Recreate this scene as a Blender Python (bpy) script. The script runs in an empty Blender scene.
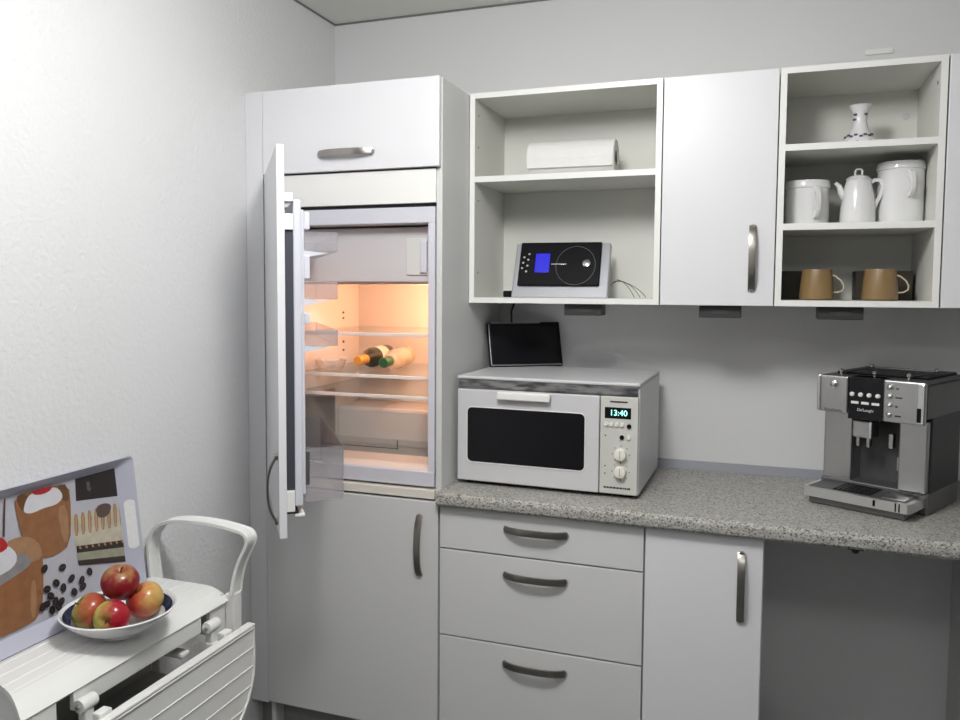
import bpy, bmesh, math, random
from mathutils import Vector, Matrix
random.seed(7)
PI=math.pi
scene=bpy.context.scene
C=scene.collection

# ------------------------------------------------------------------ materials
def mat(name,col,rough=.5,metal=0,spec=.5,noise=None,bump=None,emit=None,coat=0):
    m=bpy.data.materials.new(name); m.use_nodes=True
    nt=m.node_tree; b=nt.nodes['Principled BSDF']
    b.inputs['Base Color'].default_value=(*col,1); b.inputs['Roughness'].default_value=rough
    b.inputs['Metallic'].default_value=metal; b.inputs['Specular IOR Level'].default_value=spec
    b.inputs['Coat Weight'].default_value=coat
    if emit:
        b.inputs['Emission Color'].default_value=(*emit[0],1); b.inputs['Emission Strength'].default_value=emit[1]
    tc=nt.nodes.new('ShaderNodeTexCoord')
    # every material carries a faint procedural variation
    sc,amt=noise or (6,.03)
    n=nt.nodes.new('ShaderNodeTexNoise'); n.inputs['Scale'].default_value=sc; n.inputs['Detail'].default_value=4
    nt.links.new(tc.outputs['Object'],n.inputs['Vector'])
    mx=nt.nodes.new('ShaderNodeMix'); mx.data_type='RGBA'
    mx.inputs[6].default_value=(*[max(0,c*(1-amt)) for c in col],1); mx.inputs[7].default_value=(*[min(1,c*(1+amt)) for c in col],1)
    nt.links.new(n.outputs['Fac'],mx.inputs[0]); nt.links.new(mx.outputs[2],b.inputs['Base Color'])
    if bump:
        nb=nt.nodes.new('ShaderNodeTexNoise'); nb.inputs['Scale'].default_value=bump[0]; nb.inputs['Detail'].default_value=5
        nt.links.new(tc.outputs['Object'],nb.inputs['Vector'])
        bp=nt.nodes.new('ShaderNodeBump'); bp.inputs['Strength'].default_value=bump[1]; bp.inputs['Distance'].default_value=bump[2]
        nt.links.new(nb.outputs['Fac'],bp.inputs['Height']); nt.links.new(bp.outputs['Normal'],b.inputs['Normal'])
    return m

def clear(name,col,refl=.12,tint=.85,rough=.05):
    """thin clear plastic or glass: mostly lets light through, reflects a little at grazing angles"""
    m=bpy.data.materials.new(name); m.use_nodes=True; nt=m.node_tree
    for n in list(nt.nodes): nt.nodes.remove(n)
    o=nt.nodes.new('ShaderNodeOutputMaterial'); t=nt.nodes.new('ShaderNodeBsdfTransparent'); g=nt.nodes.new('ShaderNodeBsdfPrincipled')
    t.inputs['Color'].default_value=(*[c*.2+.8 for c in col],1)
    g.inputs['Base Color'].default_value=(*col,1); g.inputs['Roughness'].default_value=rough
    lw=nt.nodes.new('ShaderNodeLayerWeight'); lw.inputs['Blend'].default_value=.35
    mp=nt.nodes.new('ShaderNodeMapRange'); mp.inputs['To Min'].default_value=1-tint; mp.inputs['To Max'].default_value=min(1,1-tint+refl+.12)
    nt.links.new(lw.outputs['Fresnel'],mp.inputs['Value'])
    mx=nt.nodes.new('ShaderNodeMixShader'); nt.links.new(mp.outputs['Result'],mx.inputs[0])
    nt.links.new(t.outputs[0],mx.inputs[1]); nt.links.new(g.outputs[0],mx.inputs[2]); nt.links.new(mx.outputs[0],o.inputs['Surface'])
    return m

M={}
M['wall']=mat('plaster_wall',(.74,.745,.755),.85,noise=(3,.02),bump=(75,.5,.006))
M['wallback']=mat('plaster_wall_back',(.74,.745,.755),.85,noise=(3,.02),bump=(60,.2,.003))
M['wallfar']=mat('wall_far_darkened',(.34,.34,.34),.85)  # unseen walls, darkened below their white to cut bounced light
M['ceiling']=mat('ceiling_panel',(.78,.78,.74),.8,noise=(4,.04))
M['floor']=mat('floor_vinyl',(.11,.113,.11),.6,noise=(8,.15))
M['white']=mat('white_laminate',(.76,.765,.795),.38,noise=(5,.012))
M['edge']=mat('white_edge_band',(.86,.86,.84),.35)
M['carcass']=mat('carcass_board',(.74,.745,.70),.5,noise=(4,.02))
M['side']=mat('side_board',(.66,.67,.66),.5,noise=(4,.02))
M['base']=mat('base_front',(.68,.685,.69),.4,noise=(5,.012))
M['cream']=mat('cream_rail',(.78,.75,.68),.45)
M['dark']=mat('dark_gap',(.03,.03,.032),.6)
M['nickel']=mat('brushed_nickel',(.36,.34,.31),.28,1,noise=(60,.12))
M['black']=mat('black_plastic',(.006,.006,.008),.38,spec=.15)
M['blackgloss']=mat('black_gloss',(.008,.008,.010),.16,spec=.28)
M['gapshade']=mat('door_gap_shade',(.045,.05,.065),.6)
M['plinth']=mat('plinth_board',(.33,.33,.32),.5)
M['liner']=mat('fridge_liner',(.80,.78,.76),.4)
M['frame']=mat('fridge_frame',(.66,.67,.74),.35)
M['freezer']=mat('freezer_front',(.62,.61,.63),.4)
M['glass']=clear('shelf_glass',(.85,.88,.86),.0,.97)
M['binp']=clear('clear_bin_plastic',(.66,.65,.68),.05,.84)
M['drawerp']=clear('crisper_plastic',(.9,.84,.80),.0,.96)
M['bag']=clear('clear_bottle_plastic',(.85,.80,.75),.25,.78,.12)
M['bulb']=mat('fridge_lamp_cover',(.9,.7,.45),.3,emit=((1,.68,.36),2.5))
M['steel']=mat('stainless_steel',(.52,.52,.52),.30,1,noise=(40,.05))
M['blackmatte']=mat('dark_grey_plastic',(.022,.022,.023),.5)
M['headgrey']=mat('charcoal_plastic',(.07,.07,.072),.4)
M['steeldark']=mat('grey_metal',(.15,.15,.15),.42,.6)
M['silver']=mat('silver_paint',(.42,.43,.47),.4,.4)
M['chrome']=mat('chrome',(.80,.80,.80),.12,1)
M['mwwhite']=mat('microwave_enamel',(.63,.63,.65),.32)
M['mwpanel']=mat('microwave_panel',(.60,.60,.56),.45)
M['vent']=None
M['knob']=mat('ivory_knob',(.80,.79,.72),.4)
M['porcelain']=mat('white_porcelain',(.78,.78,.79),.12,coat=.4)
M['stone']=mat('glazed_tan_stoneware',(.26,.165,.072),.3,noise=(14,.15),coat=.3)
M['stonerim']=mat('pale_glazed_edge',(.50,.42,.30),.3)
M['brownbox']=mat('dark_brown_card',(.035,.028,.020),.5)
M['paper']=mat('paper_towel',(.82,.82,.80),.95,noise=(30,.03),bump=(160,.5,.003))
M['card']=mat('cardboard_core',(.12,.10,.08),.9)
M['plastic']=mat('white_garden_plastic',(.78,.785,.77),.42,noise=(10,.015))
M['navy']=mat('cobalt_band',(.010,.014,.05),.2)
M['tray']=mat('tray_melamine',(.47,.48,.57),.3)
M['blue']=mat('blue_display',(.01,.01,.25),.4,emit=((.004,.004,.32),1.0))
M['digit']=mat('green_digits',(.1,.8,.7),.4,emit=((.35,1.0,.85),1.6))
M['gold']=mat('gold_foil',(.85,.45,.10),.35,.6)
M['bottle']=mat('dark_green_glass',(.006,.018,.010),.08,coat=.5)
M['label']=mat('cream_label',(.75,.70,.60),.6)
M['greencap']=mat('green_cap',(.01,.10,.035),.4)
M['alu']=mat('grey_strip',(.27,.28,.32),.5)
M['lampbox']=mat('lamp_housing',(.035,.035,.035),.45)
M['lens']=mat('lamp_lens',(.07,.07,.07),.25)
M['stem']=mat('apple_stem',(.07,.045,.02),.8)

def vent_mat():
    m=mat('smoked_vent',(.10,.10,.105),.18); nt=m.node_tree; b=nt.nodes['Principled BSDF']
    tc=nt.nodes.new('ShaderNodeTexCoord'); n=nt.nodes.new('ShaderNodeTexNoise'); n.inputs['Scale'].default_value=1
    mp=nt.nodes.new('ShaderNodeMapping'); mp.inputs['Scale'].default_value=(14,1,60)
    nt.links.new(tc.outputs['Object'],mp.inputs[0]); nt.links.new(mp.outputs[0],n.inputs['Vector'])
    r=nt.nodes.new('ShaderNodeValToRGB'); r.color_ramp.elements[0].position=.40; r.color_ramp.elements[0].color=(.05,.05,.052,1)
    r.color_ramp.elements[1].position=.60; r.color_ramp.elements[1].color=(.22,.22,.22,1)
    nt.links.new(n.outputs['Fac'],r.inputs[0]); nt.links.new(r.outputs[0],b.inputs['Base Color']); return m
M['vent']=vent_mat()

def granite():
    m=bpy.data.materials.new('speckled_worktop'); m.use_nodes=True; nt=m.node_tree; b=nt.nodes['Principled BSDF']
    tc=nt.nodes.new('ShaderNodeTexCoord')
    v=nt.nodes.new('ShaderNodeTexVoronoi'); v.inputs['Scale'].default_value=270
    v2=nt.nodes.new('ShaderNodeTexNoise'); v2.inputs['Scale'].default_value=150; v2.inputs['Detail'].default_value=3
    nt.links.new(tc.outputs['Object'],v.inputs['Vector']); nt.links.new(tc.outputs['Object'],v2.inputs['Vector'])
    r=nt.nodes.new('ShaderNodeValToRGB'); e=r.color_ramp.elements; r.color_ramp.interpolation='CONSTANT'
    e[0].position=0; e[0].color=(.15,.145,.13,1); e[1].position=.16; e[1].color=(.29,.285,.26,1)
    for p,c in ((.30,(.40,.395,.37)),(.58,(.46,.45,.42)),(.84,(.56,.55,.51))):
        x=e.new(p); x.color=(*c,1)
    sep=nt.nodes.new('ShaderNodeSeparateColor'); nt.links.new(v.outputs['Color'],sep.inputs[0])
    nt.links.new(sep.outputs[0],r.inputs[0])
    mx=nt.nodes.new('ShaderNodeMix'); mx.data_type='RGBA'; mx.blend_type='MULTIPLY'; mx.inputs[0].default_value=.5
    r2=nt.nodes.new('ShaderNodeValToRGB'); r2.color_ramp.elements[0].position=.35; r2.color_ramp.elements[0].color=(.72,.72,.70,1); r2.color_ramp.elements[1].position=.6
    nt.links.new(v2.outputs['Fac'],r2.inputs[0]); nt.links.new(r.outputs[0],mx.inputs[6]); nt.links.new(r2.outputs[0],mx.inputs[7])
    nt.links.new(mx.outputs[2],b.inputs['Base Color']); b.inputs['Roughness'].default_value=.38
    return m
M['granite']=granite()

def ceil_mat():
    m=M['ceiling']; nt=m.node_tree; b=nt.nodes['Principled BSDF']
    tc=nt.nodes.new('ShaderNodeTexCoord'); w=nt.nodes.new('ShaderNodeTexWave'); w.bands_direction='Y'; w.inputs['Scale'].default_value=3.2
    nt.links.new(tc.outputs['Object'],w.inputs['Vector'])
    bp=nt.nodes.new('ShaderNodeBump'); bp.inputs['Strength'].default_value=.12; bp.inputs['Distance'].default_value=.004
    nt.links.new(w.outputs['Fac'],bp.inputs['Height']); nt.links.new(bp.outputs['Normal'],b.inputs['Normal'])
ceil_mat()

def apple_mat(name,red,yel,bias,seed,axis=(0,0,1)):
    m=bpy.data.materials.new(name); m.use_nodes=True; nt=m.node_tree; b=nt.nodes['Principled BSDF']
    tc=nt.nodes.new('ShaderNodeTexCoord')
    mp=nt.nodes.new('ShaderNodeMapping'); mp.inputs['Location'].default_value=(seed,seed*.7,0); mp.inputs['Scale'].default_value=(55,55,22)
    n=nt.nodes.new('ShaderNodeTexNoise'); n.inputs['Scale'].default_value=1; n.inputs['Detail'].default_value=5
    nt.links.new(tc.outputs['Object'],mp.inputs[0]); nt.links.new(mp.outputs[0],n.inputs['Vector'])
    d=nt.nodes.new('ShaderNodeVectorMath'); d.operation='DOT_PRODUCT'; d.inputs[1].default_value=axis
    nt.links.new(tc.outputs['Object'],d.inputs[0])
    a=nt.nodes.new('ShaderNodeMath'); a.operation='MULTIPLY_ADD'; a.inputs[1].default_value=14; a.inputs[2].default_value=bias
    nt.links.new(d.outputs['Value'],a.inputs[0])
    s=nt.nodes.new('ShaderNodeMath'); s.operation='ADD'; nt.links.new(a.outputs[0],s.inputs[0]); nt.links.new(n.outputs['Fac'],s.inputs[1])
    r=nt.nodes.new('ShaderNodeValToRGB'); e=r.color_ramp.elements
    e[0].position=.25; e[0].color=(*red,1); e[1].position=.95; e[1].color=(*yel,1)
    x=e.new(.6); x.color=(*[ (p*.65+q*.35) for p,q in zip(red,yel)],1)
    nt.links.new(s.outputs[0],r.inputs[0]); nt.links.new(r.outputs[0],b.inputs['Base Color'])
    b.inputs['Roughness'].default_value=.28; b.inputs['Coat Weight'].default_value=.2
    return m

# ------------------------------------------------------------------ mesh helpers
class MB:
    def __init__(s): s.bm=bmesh.new(); s.mi=0; s.lay=s.bm.faces.layers.int.new('isflat')
    def _new(s,verts,faces):
        vs=[s.bm.verts.new(v) for v in verts]; fs=[]
        for f in faces:
            try: q=s.bm.faces.new([vs[i] for i in f]); q.material_index=s.mi; fs.append(q)
            except ValueError: pass
        return vs,fs
    def box(s,x0,x1,y0,y1,z0,z1,bev=0,seg=2):
        old=set(s.bm.faces)
        vs,fs=s._new([(x0,y0,z0),(x1,y0,z0),(x1,y1,z0),(x0,y1,z0),(x0,y0,z1),(x1,y0,z1),(x1,y1,z1),(x0,y1,z1)],
            [(0,3,2,1),(4,5,6,7),(0,1,5,4),(1,2,6,5),(2,3,7,6),(3,0,4,7)])
        if bev:
            es=list({e for f in fs for e in f.edges})
            bmesh.ops.bevel(s.bm,geom=es,offset=bev,segments=seg,affect='EDGES',profile=.5)
        for f in s.bm.faces:
            if f not in old and f.calc_area()>6e-5: f[s.lay]=1
        return s
    def prism(s,poly,plane,a,b):
        """extrude a 2-D polygon; plane 'xz' -> depth y in a..b, 'yz' -> x, 'xy' -> z"""
        P={'xz':lambda p,t:(p[0],t,p[1]),'yz':lambda p,t:(t,p[0],p[1]),'xy':lambda p,t:(p[0],p[1],t)}[plane]
        n=len(poly)
        s._new([P(p,a) for p in poly]+[P(p,b) for p in poly],
            [tuple(range(n)),tuple(range(2*n-1,n-1,-1))]+[(i,i+n,(i+1)%n+n,(i+1)%n) for i in range(n)])
        return s
    def lathe(s,prof,cx=0,cy=0,cz=0,n=32,axis='z',cap=True):
        """prof = [(r,h)...]"""
        A={'z':lambda r,h,t:(cx+r*math.cos(t),cy+r*math.sin(t),cz+h),
           'x':lambda r,h,t:(cx+h,cy+r*math.cos(t),cz+r*math.sin(t)),
           'y':lambda r,h,t:(cx+r*math.cos(t),cy+h,cz+r*math.sin(t))}[axis]
        vs=[];k=len(prof)
        for r,h in prof:
            for i in range(n): vs.append(A(max(r,1e-5),h,2*PI*i/n))
        fs=[(j*n+i,j*n+(i+1)%n,(j+1)*n+(i+1)%n,(j+1)*n+i) for j in range(k-1) for i in range(n)]
        if cap:
            fs.append(tuple(range(n))[::-1]); fs.append(tuple((k-1)*n+i for i in range(n)))
        s._new(vs,fs); return s
    def sweep(s,path,sec,up=(0,0,1),closed=False,scale=None):
        """sweep a closed 2-D section (side,normal) along a path"""
        path=[Vector(p) for p in path]; n=len(path); m=len(sec); up=Vector(up); vs=[]
        for i,p in enumerate(path):
            if closed: t=path[(i+1)%n]-path[i-1]
            else: t=path[min(i+1,n-1)]-path[max(i-1,0)]
            t.normalize(); sd=t.cross(up)
            if sd.length<1e-4: sd=t.cross(Vector((0.3,1,0.2)))
            sd.normalize(); nm=sd.cross(t); k=scale[i] if scale else 1
            for a,b in sec: vs.append(p+sd*a*k+nm*b*k)
        rng=n if closed else n-1
        fs=[(i*m+j,i*m+(j+1)%m,((i+1)%n)*m+(j+1)%m,((i+1)%n)*m+j) for i in range(rng) for j in range(m)]
        if not closed: fs+= [tuple(range(m))[::-1],tuple((n-1)*m+j for j in range(m))]
        s._new(vs,fs); return s
    def tube(s,path,r,n=8,closed=False,up=(0.13,0.21,.97),scale=None):
        return s.sweep(path,[(r*math.cos(2*PI*i/n),r*math.sin(2*PI*i/n)) for i in range(n)],up,closed,scale)
    def text(s,body,size,loc,ex=.0006,align='CENTER',rot=None):
        cu=bpy.data.curves.new('t','FONT'); cu.body=body; cu.size=size; cu.extrude=ex; cu.align_x=align; cu.align_y='CENTER'
        o=bpy.data.objects.new('t',cu); C.objects.link(o); bpy.context.view_layer.update()
        me=bpy.data.meshes.new_from_object(o.evaluated_get(bpy.context.evaluated_depsgraph_get()))
        R=Matrix.Rotation(PI/2,4,'X'); me.transform(Matrix.Translation(loc)@(rot or Matrix())@R)
        k=len(s.bm.faces); s.bm.from_mesh(me); s.bm.faces.ensure_lookup_table()
        for f in s.bm.faces[k:]: f.material_index=s.mi
        bpy.data.objects.remove(o); bpy.data.curves.remove(cu); bpy.data.meshes.remove(me); return s
    def xf(s,mtx):
        bmesh.ops.transform(s.bm,matrix=mtx,verts=s.bm.verts); return s
    def build(s,name,mats,parent=None,world=False,smooth=True,loc=None,sharp=35):
        bm=s.bm
        bmesh.ops.recalc_face_normals(bm,faces=bm.faces[:])
        if parent is not None and world:
            bmesh.ops.transform(bm,matrix=frame(parent).inverted(),verts=bm.verts)
        off=Vector((0,0,0))
        if loc is not None: off=Vector(loc)
        me=bpy.data.meshes.new(name)
        if smooth:
            for f in bm.faces: f.smooth=not(f[s.lay]==1 or f.calc_area()>.01)
            for e in bm.edges:
                if len(e.link_faces)==2 and e.calc_face_angle(0)>math.radians(sharp): e.smooth=False
        bm.to_mesh(me); bm.free()
        for m in (mats if isinstance(mats,(list,tuple)) else [mats]): me.materials.append(m)
        o=bpy.data.objects.new(name,me); C.objects.link(o); o.parent=parent; o.location=off
        return o
def frame(o):
    m=Matrix.Translation(o.location)@o.rotation_euler.to_matrix().to_4x4()
    return frame(o.parent)@m if o.parent else m
def tag(o,label,cat,group=None,kind=None):
    o['label']=label; o['category']=cat
    if group: o['group']=group
    if kind: o['kind']=kind
    return o
def thing(name,label,cat,loc,rz=0,group=None):
    o=bpy.data.objects.new(name,None); o.empty_display_size=.05; C.objects.link(o)
    o.location=loc; o.rotation_euler=(0,0,rz); return tag(o,label,cat,group)
def struct(o,label,cat):
    o['kind']='structure'; o['label']=label; o['category']=cat; return o
def copy_tree(o,parent=None):
    c=o.copy(); C.objects.link(c); c.parent=parent
    for ch in [x for x in bpy.data.objects if x.parent==o]: copy_tree(ch,c)
    return c

# ------------------------------------------------------------------ dimensions
A,B,D=.065,.6655,.586          # tall cabinet left, right, door front
ZU,ZT=.868,.91                 # worktop underside and top
U0,U1,DU=1.4628,2.1235,.335    # wall cabinets
RX,RY,RZ=3.3,-3.7,2.509
# ------------------------------------------------------------------ room shell
struct(MB().box(-.1,RX+.1,RY-.1,.1,-.05,0).build('floor',M['floor']),'dark grey vinyl floor','floor')
struct(MB().box(-.1,RX+.1,RY-.1,.1,RZ,RZ+.05).build('ceiling',M['ceiling']),'greyish panelled ceiling','ceiling')
struct(MB().box(-.1,0,RY-.1,.1,0,RZ).build('wall_left',M['wall']),'white roughcast plaster wall on the left','wall')
struct(MB().box(0,RX,0,.1,0,RZ).build('wall_back',M['wallback']),'white plaster wall behind the kitchen units','wall')
struct(MB().box(RX,RX+.1,RY-.1,.1,0,RZ).build('wall_right',M['wallfar']),'wall darkened to cut bounced light at the right, outside the picture','wall')
struct(MB().box(0,RX,RY-.1,RY,0,RZ).build('wall_front',M['wallfar']),'wall darkened to cut bounced light behind the viewer','wall')
struct(MB().box(0,.005,RY,0,RZ-.006,RZ-.0005).box(.005,RX,-.005,0,RZ-.006,RZ-.0005).build('ceiling_shadow_strip',mat('shadow_gap_strip',(.20,.20,.19),.7)),'thin dark strip painted in for the shadow gap between ceiling and walls','trim')  # dark strip stands in for the shadow line under the ceiling

# ------------------------------------------------------------------ bow handle
def handle(name,parent,loc,vertical=False,rz=0,L=.182,out=.022,mat_=None):
    m=MB(); n=17; path=[];sc=[]
    for i in range(n):
        t=-1+2*i/(n-1); x=t*L/2; y=-out*(1-abs(t)**3.2)-.003; path.append((x,y,0)); sc.append(1)
    w,t=.0095,.0028
    sec=[(w*.0-t,-w),(t,-w),(t*1.2,-w*.6),(t*1.2,w*.6),(t,w),(-t,w),(-t*1.2,w*.6),(-t*1.2,-w*.6)]
    m.sweep(path,sec,up=(0,0,1))
    for sx in (-1,1):   # oval feet against the door
        m.lathe([(.0085,0),(.009,-.003),(.007,-.009)],sx*(L/2-.004),0,0,14,'y')
    if vertical: m.xf(Matrix.Rotation(PI/2,4,'Y'))
    if rz: m.xf(Matrix.Rotation(rz,4,'Z'))
    m.xf(Matrix.Translation(loc)@Matrix())
    return m.build(name,mat_ or M['nickel'],parent,world=True)

# ------------------------------------------------------------------ tall cabinet
T=thing('tall_cabinet','tall white fitted cabinet in the corner housing the open fridge','cabinet',(A,-.30,0))
W=dict(world=True)
MB().box(A,A+.018,-.565,-.002,.0,2.119).build('side_panel',M['side'],T,**W)
MB().box(B-.018,B,-.565,-.002,.0,2.119,.0008).build('side_panel',M['side'],T,**W)
MB().box(A+.018,B-.018,-.565,-.002,2.101,2.119).build('top_panel',M['side'],T,**W)
MB().box(.001,A-.001,-.582,-.002,.147,2.1205,.0008).build('filler_panel',M['white'],T,**W)
MB().box(A+.018,B-.018,-.02,-.010,.15,2.10).build('back_panel',M['side'],T,**W)
MB().box(A+.020,B-.020,-.566,-.02,1.842,1.858).box(A+.019,B-.0185,-.572,-.556,1.7595,1.8575,.0008).build('fascia_panel',M['edge'],T,**W)
MB().box(A+.019,B-.0185,-.580,-.02,.879,.9045,.001).build('support_board',M['cream'],T,**W)
MB().box(A,B,-.520,-.505,0,.147).box(.001,A,-.520,-.505,0,.146).build('plinth',M['plinth'],T,**W)
f=MB().box(A+.002,B-.0025,-D,-D+.019,1.8625,2.1195,.0015).build('flap_door',M['white'],T,**W)
handle('handle',f,(.361,-D,1.915))
f=MB().box(A+.002,B-.0025,-D,-D+.019,.1545,.8725,.0015).build('base_door',M['base'],T,**W)
handle('handle',f,(.605,-D,.738),True)
# the furniture door of the fridge, swung open
th=.931
hinge=Vector((A+.003,-D+.004,0))
dvec=Vector((math.cos(th),-math.sin(th),0)); nvec=Vector((math.sin(th),math.cos(th),0))   # nvec points to the inner side
DM=Matrix.Translation(hinge)@Matrix(((dvec.x,nvec.x,0,0),(dvec.y,nvec.y,0,0),(0,0,1,0),(0,0,0,1)))
dm=lambda m:m.xf(DM)
ad=dm(MB().box(0,.596,0,.019,.876,1.8585,.0012)).build('appliance_door',M['white'],T,**W)
hm=MB(); L_,out=.176,.026
path=[((.553),-out*(1-abs(-1+2*i/16)**2.6)-.001,.993-L_/2+L_*i/16) for i in range(17)]
hm.sweep(path,[(-.0028,-.0085),(.0028,-.0085),(.0028,.0085),(-.0028,.0085)],up=(1,0,0))
for z in (.993-L_/2+.004,.993+L_/2-.004): hm.lathe([(.0085,0),(.009,-.003),(.007,-.009)],.553,0,z,14,'y')
dm(hm).build('handle',M['nickel'],ad,**W)

# ------------------------------------------------------------------ refrigerator
FX0,FX1,FY0,FY1,FZ0,FZ1=.088,.642,-.552,-.028,.908,1.752
F=thing('refrigerator','built-in fridge with its door open and warm light inside','refrigerator',((FX0+FX1)/2,-.3,.906))
ix0,ix1,iyb=.138,.616,-.075
m=MB()
m.box(FX0,ix0,FY0+.004,FY1,FZ0,FZ1-.002).box(ix1,FX1,FY0+.004,FY1,FZ0,FZ1-.002).box(ix0,ix1,iyb,FY1,FZ0,FZ1-.002)
m.box(ix0,ix1,FY0+.004,iyb,FZ0,.955).box(ix0,ix1,FY0+.004,iyb,1.700,FZ1-.002)
m.box(ix0,ix1,-.25,iyb,.955,1.09,.012)                     # step over the compressor
m.build('liner',M['liner'],F,**W)
MB().box(FX0,FX1,FY0-.012,FY0+.004,1.702,1.749,.002).box(FX0,ix0-.002,FY0-.012,FY0+.004,.945,1.702,.002)\
   .box(ix1+.004,FX1,FY0-.012,FY0+.004,.945,1.702,.002).box(FX0,FX1,FY0-.014,FY0+.004,.911,.958,.004).build('front_frame',M['frame'],F,**W)
MB().box(FX0+.006,FX1-.006,FY0-.004,FY0+.003,1.7495,1.7585).build('top_shadow_strip',M['dark'],F,**W)  # dark strip painted in for the shade above the fridge frame
fz=MB().box(ix0+.002,ix1-.002,-.515,-.495,1.527,1.694,.004).build('freezer_door',M['freezer'],F,**W)
MB().box(.530,.600,-.520,-.5149,1.548,1.660,.002).build('latch_recess',M['side'],fz,**W)
MB().box(.578,.600,-.528,-.519,1.555,1.650,.003).build('latch',M['frame'],fz,**W)
MB().box(ix0+.001,ix1-.001,-.49,iyb,1.520,1.532).box(ix0+.001,ix1-.001,-.490,-.484,1.532,1.69).build('freezer_box',M['liner'],F,**W)
lampz=1.44
lh=MB().box(ix1-.022,ix1+.001,-.49,-.40,1.40,1.470,.006).build('lamp_housing',M['freezer'],F,**W)
MB().box(ix1-.020,ix1-.001,-.395,-.30,1.405,1.465,.006).build('lamp_cover',M['bulb'],F,**W)
for z in (1.366,1.234,1.172):
    s_=MB().box(ix0+.001,ix1-.001,-.500,iyb-.002,z-.004,z+.001).build('glass_shelf',M['glass'],F,**W)
    MB().box(ix0+.001,ix1-.001,-.506,-.4995,z-.008,z+.0025,.0015).build('shelf_trim',M['liner'],s_,**W)
cr=MB().box(ix0+.004,ix1-.004,-.487,-.483,.985,1.155,.001).box(ix0+.004,ix0+.007,-.483,-.27,.985,1.155)\
   .box(ix1-.007,ix1-.004,-.483,-.27,.985,1.155).box(ix0+.007,ix1-.007,-.483,-.27,.985,.988).build('crisper_drawer',M['drawerp'],F,**W)
MB().box(.215,.485,-.4885,-.4855,1.002,1.0045).box(.484,.487,-.4885,-.4855,1.0,1.030).box(.213,.216,-.4885,-.4855,1.0,1.030).build('grip_outline',M['steeldark'],cr,**W)
for z in (1.285,1.315,1.40,1.42):
    MB().lathe([(.004,0),(.004,.004)],ix0,-.20,z,10,'x').build('shelf_peg',M['steeldark'],F,**W)
# fridge door on the back of the furniture door
fd=dm(MB().box(.028,.575,.041,.061,.950,1.728,.004).box(.045,.557,.061,.070,.975,1.705,.004)).build('fridge_door',M['frame'],F,**W)
dm(MB().box(.035,.572,.0215,.041,.995,1.690)).build('door_gap_shade',M['gapshade'],fd,**W)  # dark slab giving the shade between furniture door and fridge door
for z0,z1 in ((1.722,1.744),(1.652,1.692),(.938,.992)):
    dm(MB().box(.520,.580,.0195,.0405,z0,z1,.002)).build('door_bracket',M['edge'],fd,**W)
dm(MB().box(.500,.57,.0195,.050,.931,.937)).build('slide_rail',M['dark'],fd,**W)
dm(MB().box(.500,.572,.040,.066,.922,.9295,.002)).build('foot_bracket',M['edge'],fd,**W)
def bin_(z0,z1,dep,brk):
    m=MB(); y0,y1=.070,.070+dep; x0,x1=.05,.552; t=.0025
    m.box(x1-t,x1,y0,y1,z0,z1,.001).box(x0,x0+t,y0,y1,z0,z1).box(x0,x1,y1-t,y1,z0,z1,.001).box(x0+t,x1-t,y0,y1-t,z0,z0+t)
    b=dm(m).build('door_bin',M['binp'],fd,**W)
    if brk:
        dm(MB().prism([(y0-.002,z0-.016),(y0+.03,z0-.009),(y0+.062,z0-.003),(y0+.03,z0-.001),(y0-.002,z0+.002)],'yz',x1-.02,x1+.001)).build('bin_bracket',M['frame'],b,**W)
for z0,z1,dp,bk in ((1.600,1.650,.085,1),(1.478,1.525,.085,1),(1.358,1.400,.085,1),(.955,1.095,.098,0)): bin_(z0,z1,dp,bk)
for z0,z1 in ((1.655,1.700),(1.530,1.590),(1.415,1.445)):
    dm(MB().box(.53,.556,.069,.084,z0,z1,.003)).build('bin_catch',M['frame'],fd,**W)
dm(MB().box(.548,.553,.069,.080,1.0,1.085)).build('bin_grip',M['steeldark'],fd,**W)
# what lies in the fridge
def bottle(name,label,x,y,z,ang,mats,L=.30,r=.037):
    t=thing(name,label,'bottle',(x,y,z),ang)
    m=MB().lathe([(r*.6,0),(r,.006),(r,.17),(r*.8,.195),(r*.42,.225),(.0145,.235),(.0145,.25)],0,0,r,24,'x').build('bottle_body',mats[0],t)
    MB().lathe([(.0165,.228),(.0168,.27),(.0175,.292),(.014,.300)],0,0,r,20,'x').build('neck_foil',mats[1],t)
    MB().lathe([(r+.0006,.06),(r+.0006,.14)],0,0,r,24,'x',cap=False).build('label',mats[2],t)
    return t
bottle('wine_bottle','dark wine bottle with gold neck foil lying on the middle fridge shelf',.274,-.121,1.2355,math.radians(277),(M['bottle'],M['gold'],M['label']),r=.034)
wb=bottle('water_bottle','clear bottle with green cap lying beside the dark bottle in the fridge',.369,-.158,1.2355,math.radians(280),(M['bag'],M['greencap'],M['bag']),r=.034)
MB().lathe([(.030,.002),(.0325,.004),(.0325,.012),(.030,.013)],0,0,.034,24,'x').build('bottle_base',mat('pale_yellow_base',(.75,.62,.28),.4),wb)
m=MB().lathe([(.018,0),(.040,.003),(.048,.016),(.054,.034),(.052,.034),(.046,.018),(.038,.006),(.016,.004)],0,0,0,28)
o=m.build('glass_dish',M['bag']); o.location=(.200,-.40,1.2355); tag(o,'shallow clear dish at the left of the lit fridge shelf','dish')

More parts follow.
